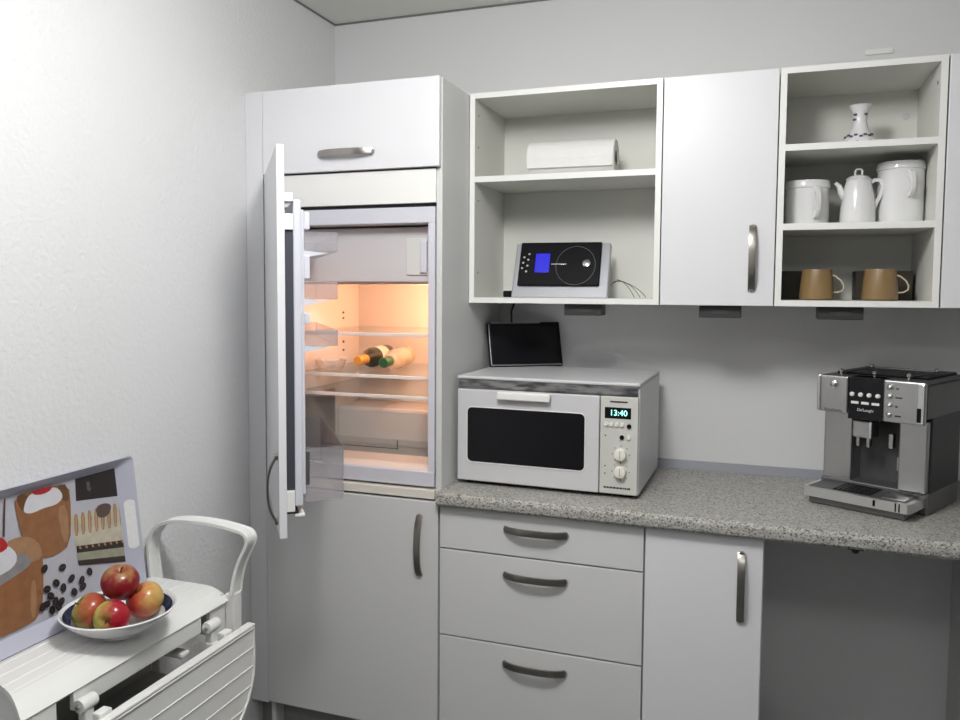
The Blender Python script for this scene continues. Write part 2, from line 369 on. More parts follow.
# ------------------------------------------------------------------ drawer unit and base cabinet
def base_shell(T,x0,x1,lft=True):
    MB().box(x0,x0+.016,-.566,-.002,.148,ZU-.001).build('side_panel',M['side'],T,**W)
    MB().box(x1-.016,x1,-.566,-.002,.148,ZU-.001,.0006).build('side_panel',M['edge'] if x1>1.5 else M['side'],T,**W)
    MB().box(x0+.016,x1-.016,-.566,-.002,.148,.164).build('bottom_panel',M['side'],T,**W)
    MB().box(x0+.016,x1-.016,-.012,-.002,.164,ZU-.001).build('back_panel',M['side'],T,**W)
    MB().box(x0,x1,-.520,-.505,0,.147).build('plinth',M['plinth'],T,**W)
    MB().box(x0+.016,x1-.016,-.566,-.50,ZU-.02,ZU-.002).build('front_rail',M['dark'],T,**W)
    MB().box(x0+.017,x1-.017,-.5645,-.060,.165,.175).box(x0+.017,x0+.020,-.5655,-.06,.18,ZU-.025).box(x1-.020,x1-.017,-.5655,-.06,.18,ZU-.025).build('drawer_runner',M['dark'],T,**W)
T=thing('drawer_cabinet','white drawer unit under the worktop below the microwave','cabinet',(.967,-.3,0))
base_shell(T,.668,1.2675)
for z0,z1,hz in ((.7400,.8630,.8175),(.4760,.7355,.683),(.1555,.4715,.4185)):
    f=MB().box(.6695,1.2655,-D,-D+.019,z0,z1,.0015)
    if z1>.86: f=MB().box(.6695,1.2655,-D,-D+.019,z0,z1,.0015)
    f=f.build('drawer',M['base'],T,**W)
    MB().box(.69,1.245,-.5665,-.08,z0+.02,z0+.09).box(.70,1.235,-.5665,-.5655,z1-.04,z1-.01).build('drawer_box',M['side'],f,**W)
    handle('handle',f,(.963,-D,hz))
T=thing('base_cabinet','narrow white base cabinet with one door right of the drawers','cabinet',(1.42,-.3,0))
base_shell(T,1.2685,1.5725)
f=MB().box(1.2700,1.5700,-D,-D+.019,.1555,.8630,.0015).build('door',M['white'],T,**W)
handle('handle',f,(1.5175,-D,.7325),True)

# worktop with rounded front edge
prof=[(0,ZU),(-.600,ZU),(-.608,ZU+.002),(-.613,ZU+.009),(-.614,ZU+.02),(-.6135,ZT-.012),(-.611,ZT-.005),(-.606,ZT-.001),(-.600,ZT),(0,ZT)]
o=MB().prism(prof,'yz',B+.001,2.75).build('worktop',M['granite'],sharp=60); tag(o,'speckled grey stone-look worktop with rounded front edge','worktop')
o=MB().prism([(-.0005,ZT),(-.024,ZT),(-.022,ZT+.006),(-.012,ZT+.020),(-.008,ZT+.026),(-.0005,ZT+.026)],'yz',B+.001,2.75).build('sealing_strip',M['alu']); tag(o,'grey metallic sealing strip where the worktop meets the wall','strip')
o=MB().box(2.120,2.138,-.58,-.001,0,ZU-.0005).build('support_panel',M['side']); tag(o,'white support panel under the right end of the worktop','panel')
t=thing('worktop_bracket','small black catch under the worktop edge below the coffee machine','bracket',(1.785,-.57,ZU))
MB().box(-.018,.018,-.02,.03,-.006,0,.001).build('plate',M['dark'],t)
MB().lathe([(.006,-.016),(.009,-.012),(.009,-.006)],0,-.008,0,14).build('catch',M['dark'],t)

# ------------------------------------------------------------------ wall cabinets
def open_cab(label,x0,x1,shelves,group):
    T=thing('open_wall_cabinet',label,'cabinet',((x0+x1)/2,-.17,U0),0,group)
    t=.017
    MB().box(x0,x0+t,-DU,-.001,U0,U1,.0008).build('side_panel',M['carcass'],T,**W)
    MB().box(x1-t,x1,-DU,-.001,U0,U1,.0008).build('side_panel',M['carcass'],T,**W)
    MB().box(x0+t,x1-t,-DU,-.001,U0,U0+.017,.0006).build('bottom_panel',M['carcass'],T,**W)
    MB().box(x0+t,x1-t,-DU,-.001,U1-.017,U1,.0006).build('top_panel',M['carcass'],T,**W)
    MB().box(x0+t,x1-t,-.018,-.008,U0+.017,U1-.017).build('back_panel',M['carcass'],T,**W)
    for z in shelves:
        MB().box(x0+t+.0005,x1-t-.0005,-DU+.001,-.0185,z-.018,z,.0008).build('shelf',M['carcass'],T,**W)
    # pale edge banding on all front edges
    m=MB(); e=-DU-.0009
    m.box(x0+.0004,x0+t,e,-DU-.0001,U0+.0004,U1-.0004).box(x1-t,x1-.0004,e,-DU-.0001,U0+.0004,U1-.0004)
    m.box(x0+t,x1-t,e,-DU-.0001,U0+.0004,U0+.017).box(x0+t,x1-t,e,-DU-.0001,U1-.017,U1-.0004)
    for z in shelves: m.box(x0+t,x1-t,e,-DU+.0009,z-.018,z)
    m.build('edge_band',M['edge'],T,**W)
    return T
c1=open_cab('open white wall cabinet holding the paper roll and the radio',.668,1.2645,(1.863,),'open wall cabinets')
c3=open_cab('open white wall cabinet with two shelves of crockery',1.5835,1.9905,(1.913,1.694),'open wall cabinets')
for z in (1.56,1.79,1.96,2.06):
    MB().lathe([(.0028,0),(.0028,.0006)],.685,-.30,z,10,'x').build('peg_hole',M['dark'],c1,**W)
MB().lathe([(.010,0),(.010,-.002),(.007,-.003)],1.943,-.018,2.030,18,'y').build('screw_cap',M['side'],c3,**W)
MB().lathe([(.005,0),(.005,-.0007)],1.9733,-.30,2.06,12,'x').build('peg_hole',M['dark'],c3,**W)
def door_cab(label,x0,x1,hx):
    T=thing('wall_cabinet',label,'cabinet',((x0+x1)/2,-.17,U0),0,'closed wall cabinets')
    MB().box(x0,x1,-DU+.021,-.001,U0+.001,U1,.0008).build('body',M['carcass'],T,**W)
    f=MB().box(x0+.001,x1-.001,-DU,-DU+.019,U0,U1,.0015).build('door',M['white'],T,**W)
    if hx: handle('handle',f,(hx,-DU,1.5985),True)
    return T
door_cab('closed white wall cabinet between the two open ones',1.2665,1.5815,1.521)
door_cab('closed white wall cabinet cut off by the right picture edge',1.9935,2.395,2.345)
T0=None
for x,lab in ((.974,'small dark lamp under the cabinet holding the radio'),(1.378,'small dark lamp under the closed wall cabinet'),(1.698,'small dark lamp under the crockery cabinet')):
    if T0 is None:
        T0=t=thing('under_cabinet_lamp',lab,'lamp',(x,-.31,U0),0,'lamps under the wall cabinets')
        MB().box(0,.117,0,.07,-.036,-.0005,.002).build('housing',M['lampbox'],t)
        MB().prism([(.03+.057*(.5+.5*math.cos(a)),-.020+.007*math.sin(a)) for a in [2*PI*i/20 for i in range(20)]],'xz',-.002,.001).build('lens',M['lens'],t)
    else:
        t=copy_tree(T0); t.location=(x,-.31,U0); t['label']=lab
o=MB().box(1.829,1.902,-.008,0,2.224,2.240,.001).build('cover_plate',M['wall']); o.data.materials[0]=M['edge']; tag(o,'small off-white cover plate on the wall above the crockery cabinet','plate')

# ------------------------------------------------------------------ paper roll, radio
t=thing('paper_towel_roll','white paper towel roll lying on the upper shelf','paper roll',(.828,-.19,1.8635),math.radians(1))
pr=[(.0235,.0),(.058,.0),(.060,.003),(.0605,.12),(.060,.287),(.058,.29),(.0235,.29)]
MB().lathe([(.0235,.001),(.058,0),(.0605,.003),(.0605,.277),(.058,.280),(.0235,.279),(.0235,.001)],0,0,.0605,40,'x',cap=False).build('paper',M['paper'],t)
MB().lathe([(.0215,.002),(.0232,.002),(.0232,.278),(.0215,.278),(.0215,.002)],0,0,.0605,24,'x',cap=False).build('core',M['card'],t)
MB().box(.004,.276,-.0600,-.0585,.030,.060,.0005).build('loose_sheet',M['paper'],t)

ry,rl=-.235,.45
t=thing('radio','silver tabletop CD radio with black faceplate and blue display','radio',(.778,ry,1.4800),.06)
w,h=.314,.200
LM=Matrix.Rotation(-rl,4,'X')   # leans back
mm=MB().box(0,w,0,.030,0,h,.004); mm.xf(LM); mm.box(.01,w-.01,.03,.11,0.0,.045,.004); bd=mm.build('body',M['silver'],t)
def rp(px,py): # face coordinates from fractions
    return px,py
fp=MB().box(.018,.286,-.012,-.0005,.040,h-.002,.004).xf(LM).build('faceplate',M['black'],t)
MB().box(.072,.120,-.0135,-.0121,.085,.155,.001).xf(LM).build('display',M['blue'],fp)
rg=[(.206+.064*math.cos(a),-.0135,.110+.070*math.sin(a)) for a in [2*PI*i/40 for i in range(40)]]
MB().tube(rg,.0010,6,True,up=(0,1,0)).xf(LM).build('disc_ring',M['steeldark'],fp)
MB().lathe([(.014,0),(.013,-.008),(.008,-.010)],.242,-.012,.115,20,'y').xf(LM).build('volume_knob',M['chrome'],fp)
MB().box(.126,.176,-.0145,-.0121,.113,.117,.0005).xf(LM).build('slot_marker',M['chrome'],fp)
b0=None
for bx,by in ((.050,.152),(.034,.140),(.048,.131),(.032,.120),(.047,.109),(.030,.100),(.045,.088)):
    MB().lathe([(.0042,0),(.0038,-.003)],bx,-.012,by,14,'y').xf(LM).build('button',M['chrome'],fp)
m=MB()
random.seed(3)
for k in range(3):
    c=[(1.085+.01*k,-.12,1.52+.01*k),(1.115+.015*k,-.14,1.560-.015*k),(1.150+.02*k,-.16,1.520-.006*k),(1.170+.018*k,-.17,1.482)]
    pts=[]
    for i in range(17):
        s=i/16; a=(1-s)**3;b=3*s*(1-s)**2;cc=3*s*s*(1-s);d=s**3
        pts.append(tuple(a*c[0][j]+b*c[1][j]+cc*c[2][j]+d*c[3][j] for j in range(3)))
    m.tube(pts,.0012,6)
o=m.build('speaker_wire',M['steeldark']); tag(o,'loops of thin grey wire at the right side of the radio','wire')
t=thing('power_plug','black plug with cable lying at the left of the radio','plug',(.752,-.16,1.4800),.2)
MB().box(-.022,.018,-.012,.012,0,.022,.004).build('plug_body',M['black'],t)
MB().tube([(.015,0,.012),(.022,.01,.03),(.024,.03,.045),(.04,.05,.02)],.003,8).build('cable',M['black'],t)

# ------------------------------------------------------------------ crockery
vt=mat('vase_motif',(.10,.10,.13),.3)
t=thing('vase','small white porcelain vase with dark floral marks on the top shelf','vase',(1.800,-.20,1.9135))
MB().lathe([(.036,0),(.046,.004),(.049,.012),(.045,.022),(.031,.040),(.022,.056),(.018,.075),(.019,.095),(.025,.110),(.030,.120),(.027,.120),(.020,.105),(.014,.08),(.016,.05),(.004,.03)],0,0,0,36).build('vase_body',M['porcelain'],t)
m=MB()
for k,(a0,h0) in enumerate(((3.5,.030),(3.75,.034),(4.05,.029),(4.35,.033),(4.7,.028),(5.0,.033),(5.3,.030),(5.6,.034),(3.9,.093),(3.75,.080),(3.9,.014),(4.5,.012),(5.2,.013),(5.45,.093))):
    prof={.030:.0400,.034:.0365,.029:.0408,.033:.0375,.028:.0415,.093:.0195,.080:.0188,.014:.0490,.012:.0492,.013:.0491}[h0]
    r=prof-.0005; n=7
    m.lathe([(.0001,-.0038),(.0055,-.002),(.0055,.002),(.0001,.0038)],r*math.cos(a0),r*math.sin(a0),h0,n)
m.build('floral_motif',vt,t)
def loop(cx,r0,z0,z1,out,n=14,e=1.0):
    """handle loop in the local xz plane starting at radius r0"""
    return [(cx+r0+out*math.sin(PI*i/n)**.75*(1 if e==1 else 1),0,z0+(z1-z0)*(.5-.5*math.cos(PI*i/n))) for i in range(n+1)]
def jar(label,x,y,r,h,ang):
    t=thing('lidded_jar',label,'jar',(x,y,1.6945),ang,'white ceramic jars with a loop handle')
    MB().lathe([(r*.93,0),(r*.99,.004),(r,.012),(r,h-.030),(r*1.0,h-.026)],0,0,0,40).build('jar_body',M['porcelain'],t)
    MB().lathe([(r*.97,h-.027),(r*1.045,h-.024),(r*1.05,h-.012),(r*1.0,h-.003),(r*.6,h)],0,0,0,40).build('lid',M['porcelain'],t)
    MB().sweep(loop(0,r-.004,h*(.20 if h<.15 else .46),h*.78,.030),[(-.009,-.004),(0,-.0055),(.009,-.004),(.009,.004),(0,.0055),(-.009,.004)],up=(0,1,0)).build('handle',M['porcelain'],t)
jar('shorter of two white ceramic jars, left of the coffee pot',1.666,-.200,.061,.132,math.radians(-72))
jar('taller of two white ceramic jars, right of the coffee pot',1.912,-.180,.060,.178,math.radians(-78))
t=thing('coffee_pot','white porcelain coffee pot with spout between the two jars','coffee pot',(1.800,-.215,1.6945))
MB().lathe([(.040,0),(.046,.004),(.047,.015),(.045,.05),(.040,.09),(.034,.118),(.031,.126),(.029,.126)],0,0,0,36).build('pot_body',M['porcelain'],t)
l=MB().lathe([(.032,.126),(.033,.129),(.027,.136),(.012,.141),(.004,.142)],0,0,0,32).build('lid',M['porcelain'],t)
MB().tube([(-.009,0,.140),(-.009,0,.153),(-.005,0,.158),(.005,0,.158),(.009,0,.153),(.009,0,.140)],.0032,8,up=(0,1,0)).build('lid_knob',M['porcelain'],l)
MB().tube([(-.034,0,.080),(-.044,0,.095),(-.050,0,.112),(-.060,0,.122)],.010,12,up=(0,1,0),scale=[1.2,.95,.7,.5]).build('spout',M['porcelain'],t)
MB().sweep([(.030,0,.118),(.042,0,.126),(.056,0,.124),(.062,0,.108),(.058,0,.085),(.047,0,.062),(.042,0,.045)],[(-.005,-.0032),(.005,-.0032),(.005,.0032),(-.005,.0032)],up=(0,1,0)).build('handle',M['porcelain'],t)
def cup(label,x,y,rz):
    t=thing('tan_mug',label,'mug',(x,y,U0+.0175),rz,'tan mugs')
    MB().lathe([(.040,0),(.046,.004),(.047,.010),(.0445,.045),(.0405,.082),(.0395,.088),(.036,.088),(.040,.045),(.041,.012),(.02,.008)],0,0,0,36).build('mug_body',M['stone'],t)
    MB().sweep([(.039,0,.072),(.050,0,.068),(.064,0,.056),(.071,0,.042),(.070,0,.031),(.060,0,.024),(.043,0,.022)],[(-.002,-.006),(.002,-.006),(.002,.006),(-.002,.006)],up=(0,1,0)).build('handle',M['stonerim'],t)
cup('tan mug at the left of the bottom shelf',1.6985,-.235,-.15)
cup('tan mug at the right of the bottom shelf',1.8620,-.235,-.15)
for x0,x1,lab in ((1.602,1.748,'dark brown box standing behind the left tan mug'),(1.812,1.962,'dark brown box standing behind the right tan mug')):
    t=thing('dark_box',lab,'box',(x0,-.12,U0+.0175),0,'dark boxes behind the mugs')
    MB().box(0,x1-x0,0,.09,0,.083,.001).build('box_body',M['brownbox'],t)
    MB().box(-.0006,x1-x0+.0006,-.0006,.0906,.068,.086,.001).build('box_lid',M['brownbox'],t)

# ------------------------------------------------------------------ microwave
mw=thing('microwave','white combination microwave oven with clock display on the worktop','microwave',(.6815,-.468,ZT),-.0237)
w,d,h0,h1=.553,.40,.011,.333
MB().box(0,w,.006,d,h0,h1-.010,.003).box(.02,w-.02,d-.002,d+.01,.05,.25,.004).build('housing',M['mwwhite'],mw)
MB().box(-.001,w+.001,-.004,d+.001,h1-.0105,h1,.004,3).build('top_cover',M['mwwhite'],mw)
MB().box(.004,w-.006,-.002,.0055,h1-.038,h1-.011,.001).build('vent_strip',M['vent'],mw)
for x in (.03,w-.03):
    for y in (.035,d-.04): MB().lathe([(.013,0),(.014,.012)],x,y,0,16).build('foot',M['black'],mw)
MB().box(.004,w-.006,.012,.3,.006,.0105).build('bottom_tray',M['dark'],mw)
dr=MB().box(.002,.440,-.010,.0055,h0+.001,h1-.040,.003).build('door',M['mwwhite'],mw)
def rrect(x0,x1,z0,z1,r,n=5):
    P=[]
    for cx,cz,a0 in ((x1-r,z1-r,0),(x0+r,z1-r,90),(x0+r,z0+r,180),(x1-r,z0+r,270)):
        for i in range(n+1):
            a=math.radians(a0+90*i/n); P.append((cx+r*math.cos(a),cz+r*math.sin(a)))
    return P
MB().prism(rrect(.036,.398,.072,.238,.014),'xz',-.0112,-.0098).build('window',M['blackgloss'],dr)
fr=rrect(.0345,.3995,.0705,.2395,.015)
MB().tube([(x,-.0108,z) for x,z in fr],.0016,6,True,up=(0,1,0)).build('window_frame',M['edge'],dr)
MB().box(.135,.298,-.030,-.0095,.279,.291,.004).box(.135,.298,-.030,-.024,.268,.285,.003).build('door_handle',M['edge'],dr)
cp=MB().box(.4425,w-.003,-.006,.0055,h0+.001,h1-.040,.002).build('control_panel',M['mwpanel'],mw)
MB().box(.4405,.4425,-.004,.004,h0+.004,h1-.043).build('panel_gap',M['steeldark'],mw)
pz=lambda z:z-.91+ .002
MB().box(.455,.530,-.0068,-.0058,.230,.262,.0005).build('display',M['blackgloss'],cp)
MB().text('13:40',.023,(.4945,-.0075,.246),.0003).build('clock_digits',M['digit'],cp)
MB().box(.470,.520,-.0066,-.0058,.276,.2805).build('nameplate',M['dark'],cp)
for i in range(4): MB().lathe([(.0062,0),(.0055,-.005)],.460+.0150*i,-.006,.213,16,'y').build('push_button',M['knob'],cp)
MB().lathe([(.0065,0),(.006,-.004)],.525,-.006,.210,16,'y').build('dark_button',M['black'],cp)
MB().lathe([(.0065,0),(.006,-.004)],.505,-.006,.177,16,'y').build('dark_button',M['black'],cp)
MB().lathe([(.0065,0),(.006,-.005)],.525,-.006,.178,16,'y').build('push_button',M['knob'],cp)
for z in (.128,.078):
    k=MB().lathe([(.0175,0),(.0172,-.004),(.0155,-.016),(.013,-.017)],.503,-.006,z,28,'y').build('dial',M['knob'],cp)
    MB().box(.5018,.5042,-.0242,-.0225,z-.012,z+.012,.0004).build('dial_pointer',M['stonerim'],k)
    m=MB()
    for a in (0,45,90,135,180,225,315,270):
        q=math.radians(a); m.lathe([(.0017,0),(.0017,-.0006)],.503+.0245*math.cos(q),-.006,z+.0245*math.sin(q),8,'y')
    m.build('dial_marks',M['dark'],cp)
m=MB()
for x,z in ((.458,.180),(.458,.092),(.458,.070)): m.lathe([(.0022,0),(.0022,-.0006)],x,-.006,z,10,'y')
m.build('indicator',M['dark'],cp)
m=MB(); x=.455
random.seed(5)
while x<.528:
    l=random.uniform(.003,.009); m.box(x,x+l,-.0066,-.0058,.0275,.0325); x+=l+.0015
m.build('type_line',M['dark'],cp)

# portable TV
tv=thing('portable_tv','small black flat screen standing on the microwave','television',(.702,-.205,ZT+.3335),.62)
w,h,lean=.262,.157,.28
LM=Matrix.Rotation(-lean,4,'X')
MB().box(0,w,0,.020,.003,h,.004).xf(LM).build('housing',M['black'],tv)
MB().box(.012,w-.016,-.0012,.0002,.014,h-.012,.0004).xf(LM).build('screen',M['blackgloss'],tv)
m=MB().box(.001,.0045,-.0022,.001,.006,h-.006,.0008).box(.006,w-.006,-.0022,.001,.0045,.0085,.0008).box(.01,w*.72,-.0022,.001,h-.005,h-.002,.0006).xf(LM).build('bezel_trim',M['steel'],tv)
MB().prism([(.015,.0),(.085,.0),(.080,.006),(.045,.075),(.035,.075)],'yz',w*.35,w*.65).build('stand',M['black'],tv)
m=MB().tube([(.735,-.10,ZT+.34),(.735,-.085,ZT+.42),(.742,-.10,ZT+.47),(.752,-.14,ZT+.52),(.765,-.15,U0-.001)],.0035,8)
o=m.build('antenna_cable',M['black']); tag(o,'black cable from the small screen up to the wall cabinet','cable')

# ------------------------------------------------------------------ coffee machine
cm=thing('coffee_machine','stainless steel automatic coffee machine at the right end of the worktop','coffee machine',(1.674,-.336,ZT),math.radians(-28))
W_=.268; WR=.290
MB().box(.012,W_-.004,.012,.11,.002,.022,.003).box(.000,WR-.004,.11,.350,.0,.060,.004).build('base',M['steeldark'],cm)
dt=MB().prism([(-.002,.012),(.004,.0),(W_+.004,.0),(W_+.010,.012),(W_+.010,.125),(-.002,.125)],'xy',.022,.048).build('drip_tray',mat('tray_steel',(.68,.68,.68),.28,.9),cm)
m=MB().box(.010,W_-.002,.012,.112,.0481,.0492)
m.build('tray_inset',M['headgrey'],dt)
m=MB()
for i in range(9): m.box(.075+.0115*i,.079+.0115*i,.02,.108,.0493,.0515)
for y in (.02,.106): m.box(.075,.171,y,y+.003,.0493,.0512)
m.build('grate',M['black'],dt)
MB().box(.20,.258,.022,.10,.0493,.0512,.001).build('grate_plate',M['steel'],dt)
MB().box(.188,.194,-.0012,.0,.028,.044).box(.243,.246,-.0012,.0,.024,.046).box(.252,.255,-.0012,.0,.024,.046).build('tray_marks',M['black'],dt)
body=MB().box(.002,.080,.120,.345,.055,.277,.003).build('left_column',M['steel'],cm)
MB().box(.0795,.206,.185,.345,.055,.277).build('cup_bay',M['headgrey'],cm)
MB().box(.205,WR-.004,.120,.350,.055,.277,.004).build('right_column',M['blackmatte'],cm)
MB().box(.211,.282,.100,.1205,.060,.252,.004).build('water_tank_panel',M['steel'],cm)
hd=MB().box(.010,WR,.062,.372,.262,.352,.004).build('head',M['headgrey'],cm)
MB().box(.010,.092,.052,.0615,.258,.361,.004).build('left_panel',M['steel'],cm)
MB().box(.009,.018,.048,.0515,.260,.361,.002).build('panel_edge',M['chrome'],cm)
MB().box(.0925,.1865,.056,.120,.245,.361,.002).build('control_panel',M['blackgloss'],cm)
rp_=MB().box(.187,WR,.046,.0615,.249,.361,.004).build('right_panel',M['steel'],cm)
MB().box(.272,.288,.0435,.046,.253,.356,.001).build('panel_strip',M['chrome'],cm)
MB().box(.272,.282,.0425,.0435,.257,.294,.001).build('strip_inlay',M['black'],cm)
MB().lathe([(.009,0),(.011,-.003),(.010,-.007),(.007,-.009)],.055,.052,.338,20,'y').build('power_knob',M['chrome'],cm)
for i in range(4): MB().lathe([(.0062,0),(.006,-.004),(.0035,-.006)],.103+.0225*i,.056,.314,16,'y').build('round_button',M['edge'],cm)
for i in range(3): MB().box(.101+.027*i,.121+.027*i,.053,.056,.288,.295,.001).build('bar_button',M['edge'],cm)
for z in (.342,.318,.294,.269): MB().lathe([(.0075,0),(.008,-.002),(.0065,-.005),(.003,-.007)],.204,.046,z,18,'y').build('side_button',M['chrome'],cm)
m=MB()
for z,l in ((.340,.008),(.316,.017),(.292,.006),(.267,.015)): m.box(.218,.218+l,.0454,.0461,z-.002,z+.002)
m.build('button_marks',M['dark'],cm)
MB().text("De'Longhi",.0105,(.1390,.0553,.272),.0003).build('maker_logo',M['edge'],cm)
MB().text('PrimaDonna',.0095,(.054,.0515,.265),.0003).build('model_script',M['dark'],cm)
sp=MB().box(.098,.150,.075,.13,.192,.240,.004).build('spout_block',M['steel'],cm)
MB().box(.143,.150,.0735,.075,.193,.239,.001).build('spout_edge',M['chrome'],sp)
for x in (.106,.133): MB().box(x,x+.009,.085,.105,.166,.1919,.002).build('nozzle',M['steel'],sp)
MB().box(.178,.190,.12,.14,.165,.205,.002).build('steam_spout',M['steel'],cm)
MB().box(.190,.202,.15,.175,.100,.138,.002).build('steam_wand',M['steel'],cm)
tp=MB().box(.012,WR-.002,.064,.370,.352,.361,.003).build('top_cover',M['headgrey'],cm)
MB().box(.03,WR-.02,.13,.355,.361,.368,.002).build('cup_warmer',M['black'],tp)
MB().tube([(.06,.085,.369),(.06,.30,.369),(.235,.30,.369),(.235,.085,.369)],.0025,8).build('cup_rail',M['steeldark'],tp)
for x,y in ((.06,.085),(.15,.082),(.235,.085),(.06,.30),(.235,.30)):
    MB().lathe([(.004,.360),(.004,.368),(.0065,.371),(.0065,.376),(.003,.379)],x,y,0,14).build('rail_post',M['chrome'],tp)

# ------------------------------------------------------------------ serving trolley on the left
YF,YN,XF=-1.062,-1.66,.272
tr=thing('serving_trolley','white plastic folding trolley with loop handle against the left wall','trolley',(.15,-1.36,0))
prof=[(.022,.729)]
for gx in (.055,.095,.135,.175): prof+=[(gx-.0025,.729),(gx,.7272),(gx+.0025,.729)]
prof+=[(.205,.7285),(.212,.7265),(.216,.7270),(.235,.7215),(.252,.7135),(.264,.7065),(XF,.699)]
und=[(x-.002,z-.011) for x,z in prof[::-1]]; und[0]=(XF-.006,.693)
poly=prof+und
m=MB(); n=len(poly)
def yend(x): 
    s=min(1,max(0,(x-.10)/(XF-.10))); return -1.630-.062*s**1.5
ring=lambda yf:[(x,yf(x),z) for x,z in poly]
m._new(ring(yend)+ring(lambda x:YF),[(i,(i+1)%n,(i+1)%n+n,i+n) for i in range(n)])
k=len(prof)
m.bm.verts.ensure_lookup_table()
vs=list(m.bm.verts)
for base in (0,n):
    for i in range(k-1):
        try: m.bm.faces.new([vs[base+i],vs[base+i+1],vs[base+n-2-i],vs[base+n-1-i]])
        except Exception: pass
m.build('tabletop',M['plastic'],tr,world=True,sharp=25)
m=MB(); pl=[(.024,.60),(.024,.717),(.20,.716),(.232,.709),(.252,.700),(.262,.692),(.262,.60)]
m.prism(pl,'xz',-1.628,-1.618).build('end_panel',M['plastic'],tr,world=True)
a_=MB().box(.256,.268,-1.680,-1.607,.610,.6965,.002).box(.256,.268,-1.565,-1.170,.655,.6965,.002).box(.250,.264,-1.130,-1.070,.585,.6965,.002)
a_.build('front_apron',M['plastic'],tr,world=True)
MB().box(.024,.256,-1.075,-1.066,.60,.716).box(.022,.030,-1.61,-1.075,.60,.716).build('back_apron',M['plastic'],tr,world=True)
# loop handle: a channel with a bead on both edges
hp=[(.030,.700),(.024,.745),(.020,.790),(.022,.825),(.033,.853),(.055,.874),(.085,.886),(.13,.893),(.19,.895),(.25,.892),(.295,.886),(.318,.881),(.330,.869),(.330,.853),(.318,.828),(.302,.795),(.290,.755),(.284,.715)]
sm=[]
for i in range(len(hp)-1):
    p0=hp[max(i-1,0)];p1=hp[i];p2=hp[i+1];p3=hp[min(i+2,len(hp)-1)]
    for j in range(4):
        s=j/4; sm.append(tuple(.5*((2*p1[a])+(-p0[a]+p2[a])*s+(2*p0[a]-5*p1[a]+4*p2[a]-p3[a])*s*s+(-p0[a]+3*p1[a]-3*p2[a]+p3[a])*s**3) for a in (0,1)))
sm.append(hp[-1])
path=[(x,YF+.012,z) for x,z in sm]
sec=[(-.004,-.022),(.004,-.022),(.0055,-.018),(.001,-.014),(.001,.014),(.0055,.018),(.004,.022),(-.004,.022),(-.0055,.018),(-.002,.014),(-.002,-.014),(-.0055,-.018)]
MB().sweep(path,[(a,b) for a,b in sec],up=(0,1,0)).build('handle',M['plastic'],tr,world=True,sharp=40)
for x,y in ((.275,YF+.012),(.034,YF+.012),(.245,-1.60),(.034,-1.60)):
    lg=MB().box(x-.014,x+.014,y-.018,y+.018,.045,.7165 if y>-1.2 and x>.1 else .699 if y>-1.2 else .60,.004).build('leg',M['plastic'],tr,world=True)
    MB().lathe([(.022,-.009),(.025,-.006),(.025,.006),(.022,.009)],x,y,.0252,20,'x').build('caster',M['steeldark'],lg,world=True)
MB().box(.03,.27,-1.60,-1.07,.28,.295,.004).build('lower_shelf',M['plastic'],tr,world=True)
MB().box(.031,.300,-1.612,-1.085,.470,.480,.003).box(.031,.035,-1.612,-1.085,.48,.599).build('gap_shade_board',mat('gap_shade_grey',(.30,.30,.28),.6),tr,world=True)  # made-up dark board for the shade in the gap behind the leaf
MB().box(.150,.262,-1.235,-1.205,.612,.628,.006,3).build('support_arm',M['plastic'],tr,world=True)
# drop leaf
LX0,LX1=.330,.350; z1=.643
def leaf_poly(inset):
    P=[(-1.72,z1-inset),(-1.062-inset,z1-inset)]
    for i in range(0,13):
        a=math.radians(90*i/12); cx,cz,rx,rz=-1.412,.545,.35-inset,.22-inset
        P.append((cx+rx*math.cos(a),cz-rz*math.sin(a)))
    P.append((-1.72,.325+inset)); return P
P=leaf_poly(0)
lf=MB().prism(P,'yz',LX0,LX1-.003).build('drop_leaf',M['plastic'],tr,world=True)
m=MB()
m.tube([(LX1-.003,y,z) for y,z in leaf_poly(.004)],.004,8,True,up=(1,0,0))
for z in (.632,.588,.540,.492,.444,.396,.350):
    ye=-1.068
    if z<.545: ye=-1.412+.346*math.sqrt(max(0,1-((.545-z)/.216)**2))
    if z<.63: m.tube([(LX1-.003,-1.716,z),(LX1-.003,ye,z)],.0022,6)
m.build('slat_ribs',M['plastic'],lf,world=True)
MB().box(LX0-.002,LX1+.001,-1.72,-1.063,z1-.001,z1+.007,.003).build('leaf_rim',M['plastic'],lf,world=True)
for yk,zk in ((-1.150,.668),(-1.548,.668)):
    hg=MB().lathe([(.0135,-.020),(.0145,-.017),(.0145,.017),(.0135,.020)],.283,yk,zk,24,'y').build('hinge_knob',M['plastic'],tr,world=True)
    MB().box(.272,.292,yk-.012,yk+.012,.620,zk,.003).box(.272,.3255,yk-.014,yk+.014,.600,.628,.003).box(.312,.334,yk-.016,yk+.016,.628,.660,.003).build('hinge_arm',M['plastic'],hg,world=True)
    MB().lathe([(.0045,-.026),(.0045,-.0195)],.283,yk,zk,12,'y').build('hinge_pin',M['steel'],hg,world=True)

# ------------------------------------------------------------------ tray with printed picture, leaning on the wall
T=thing('printed_tray','large white tray printed with cupcakes and coffee beans leaning on the wall','tray',(.07,-1.36,.735))
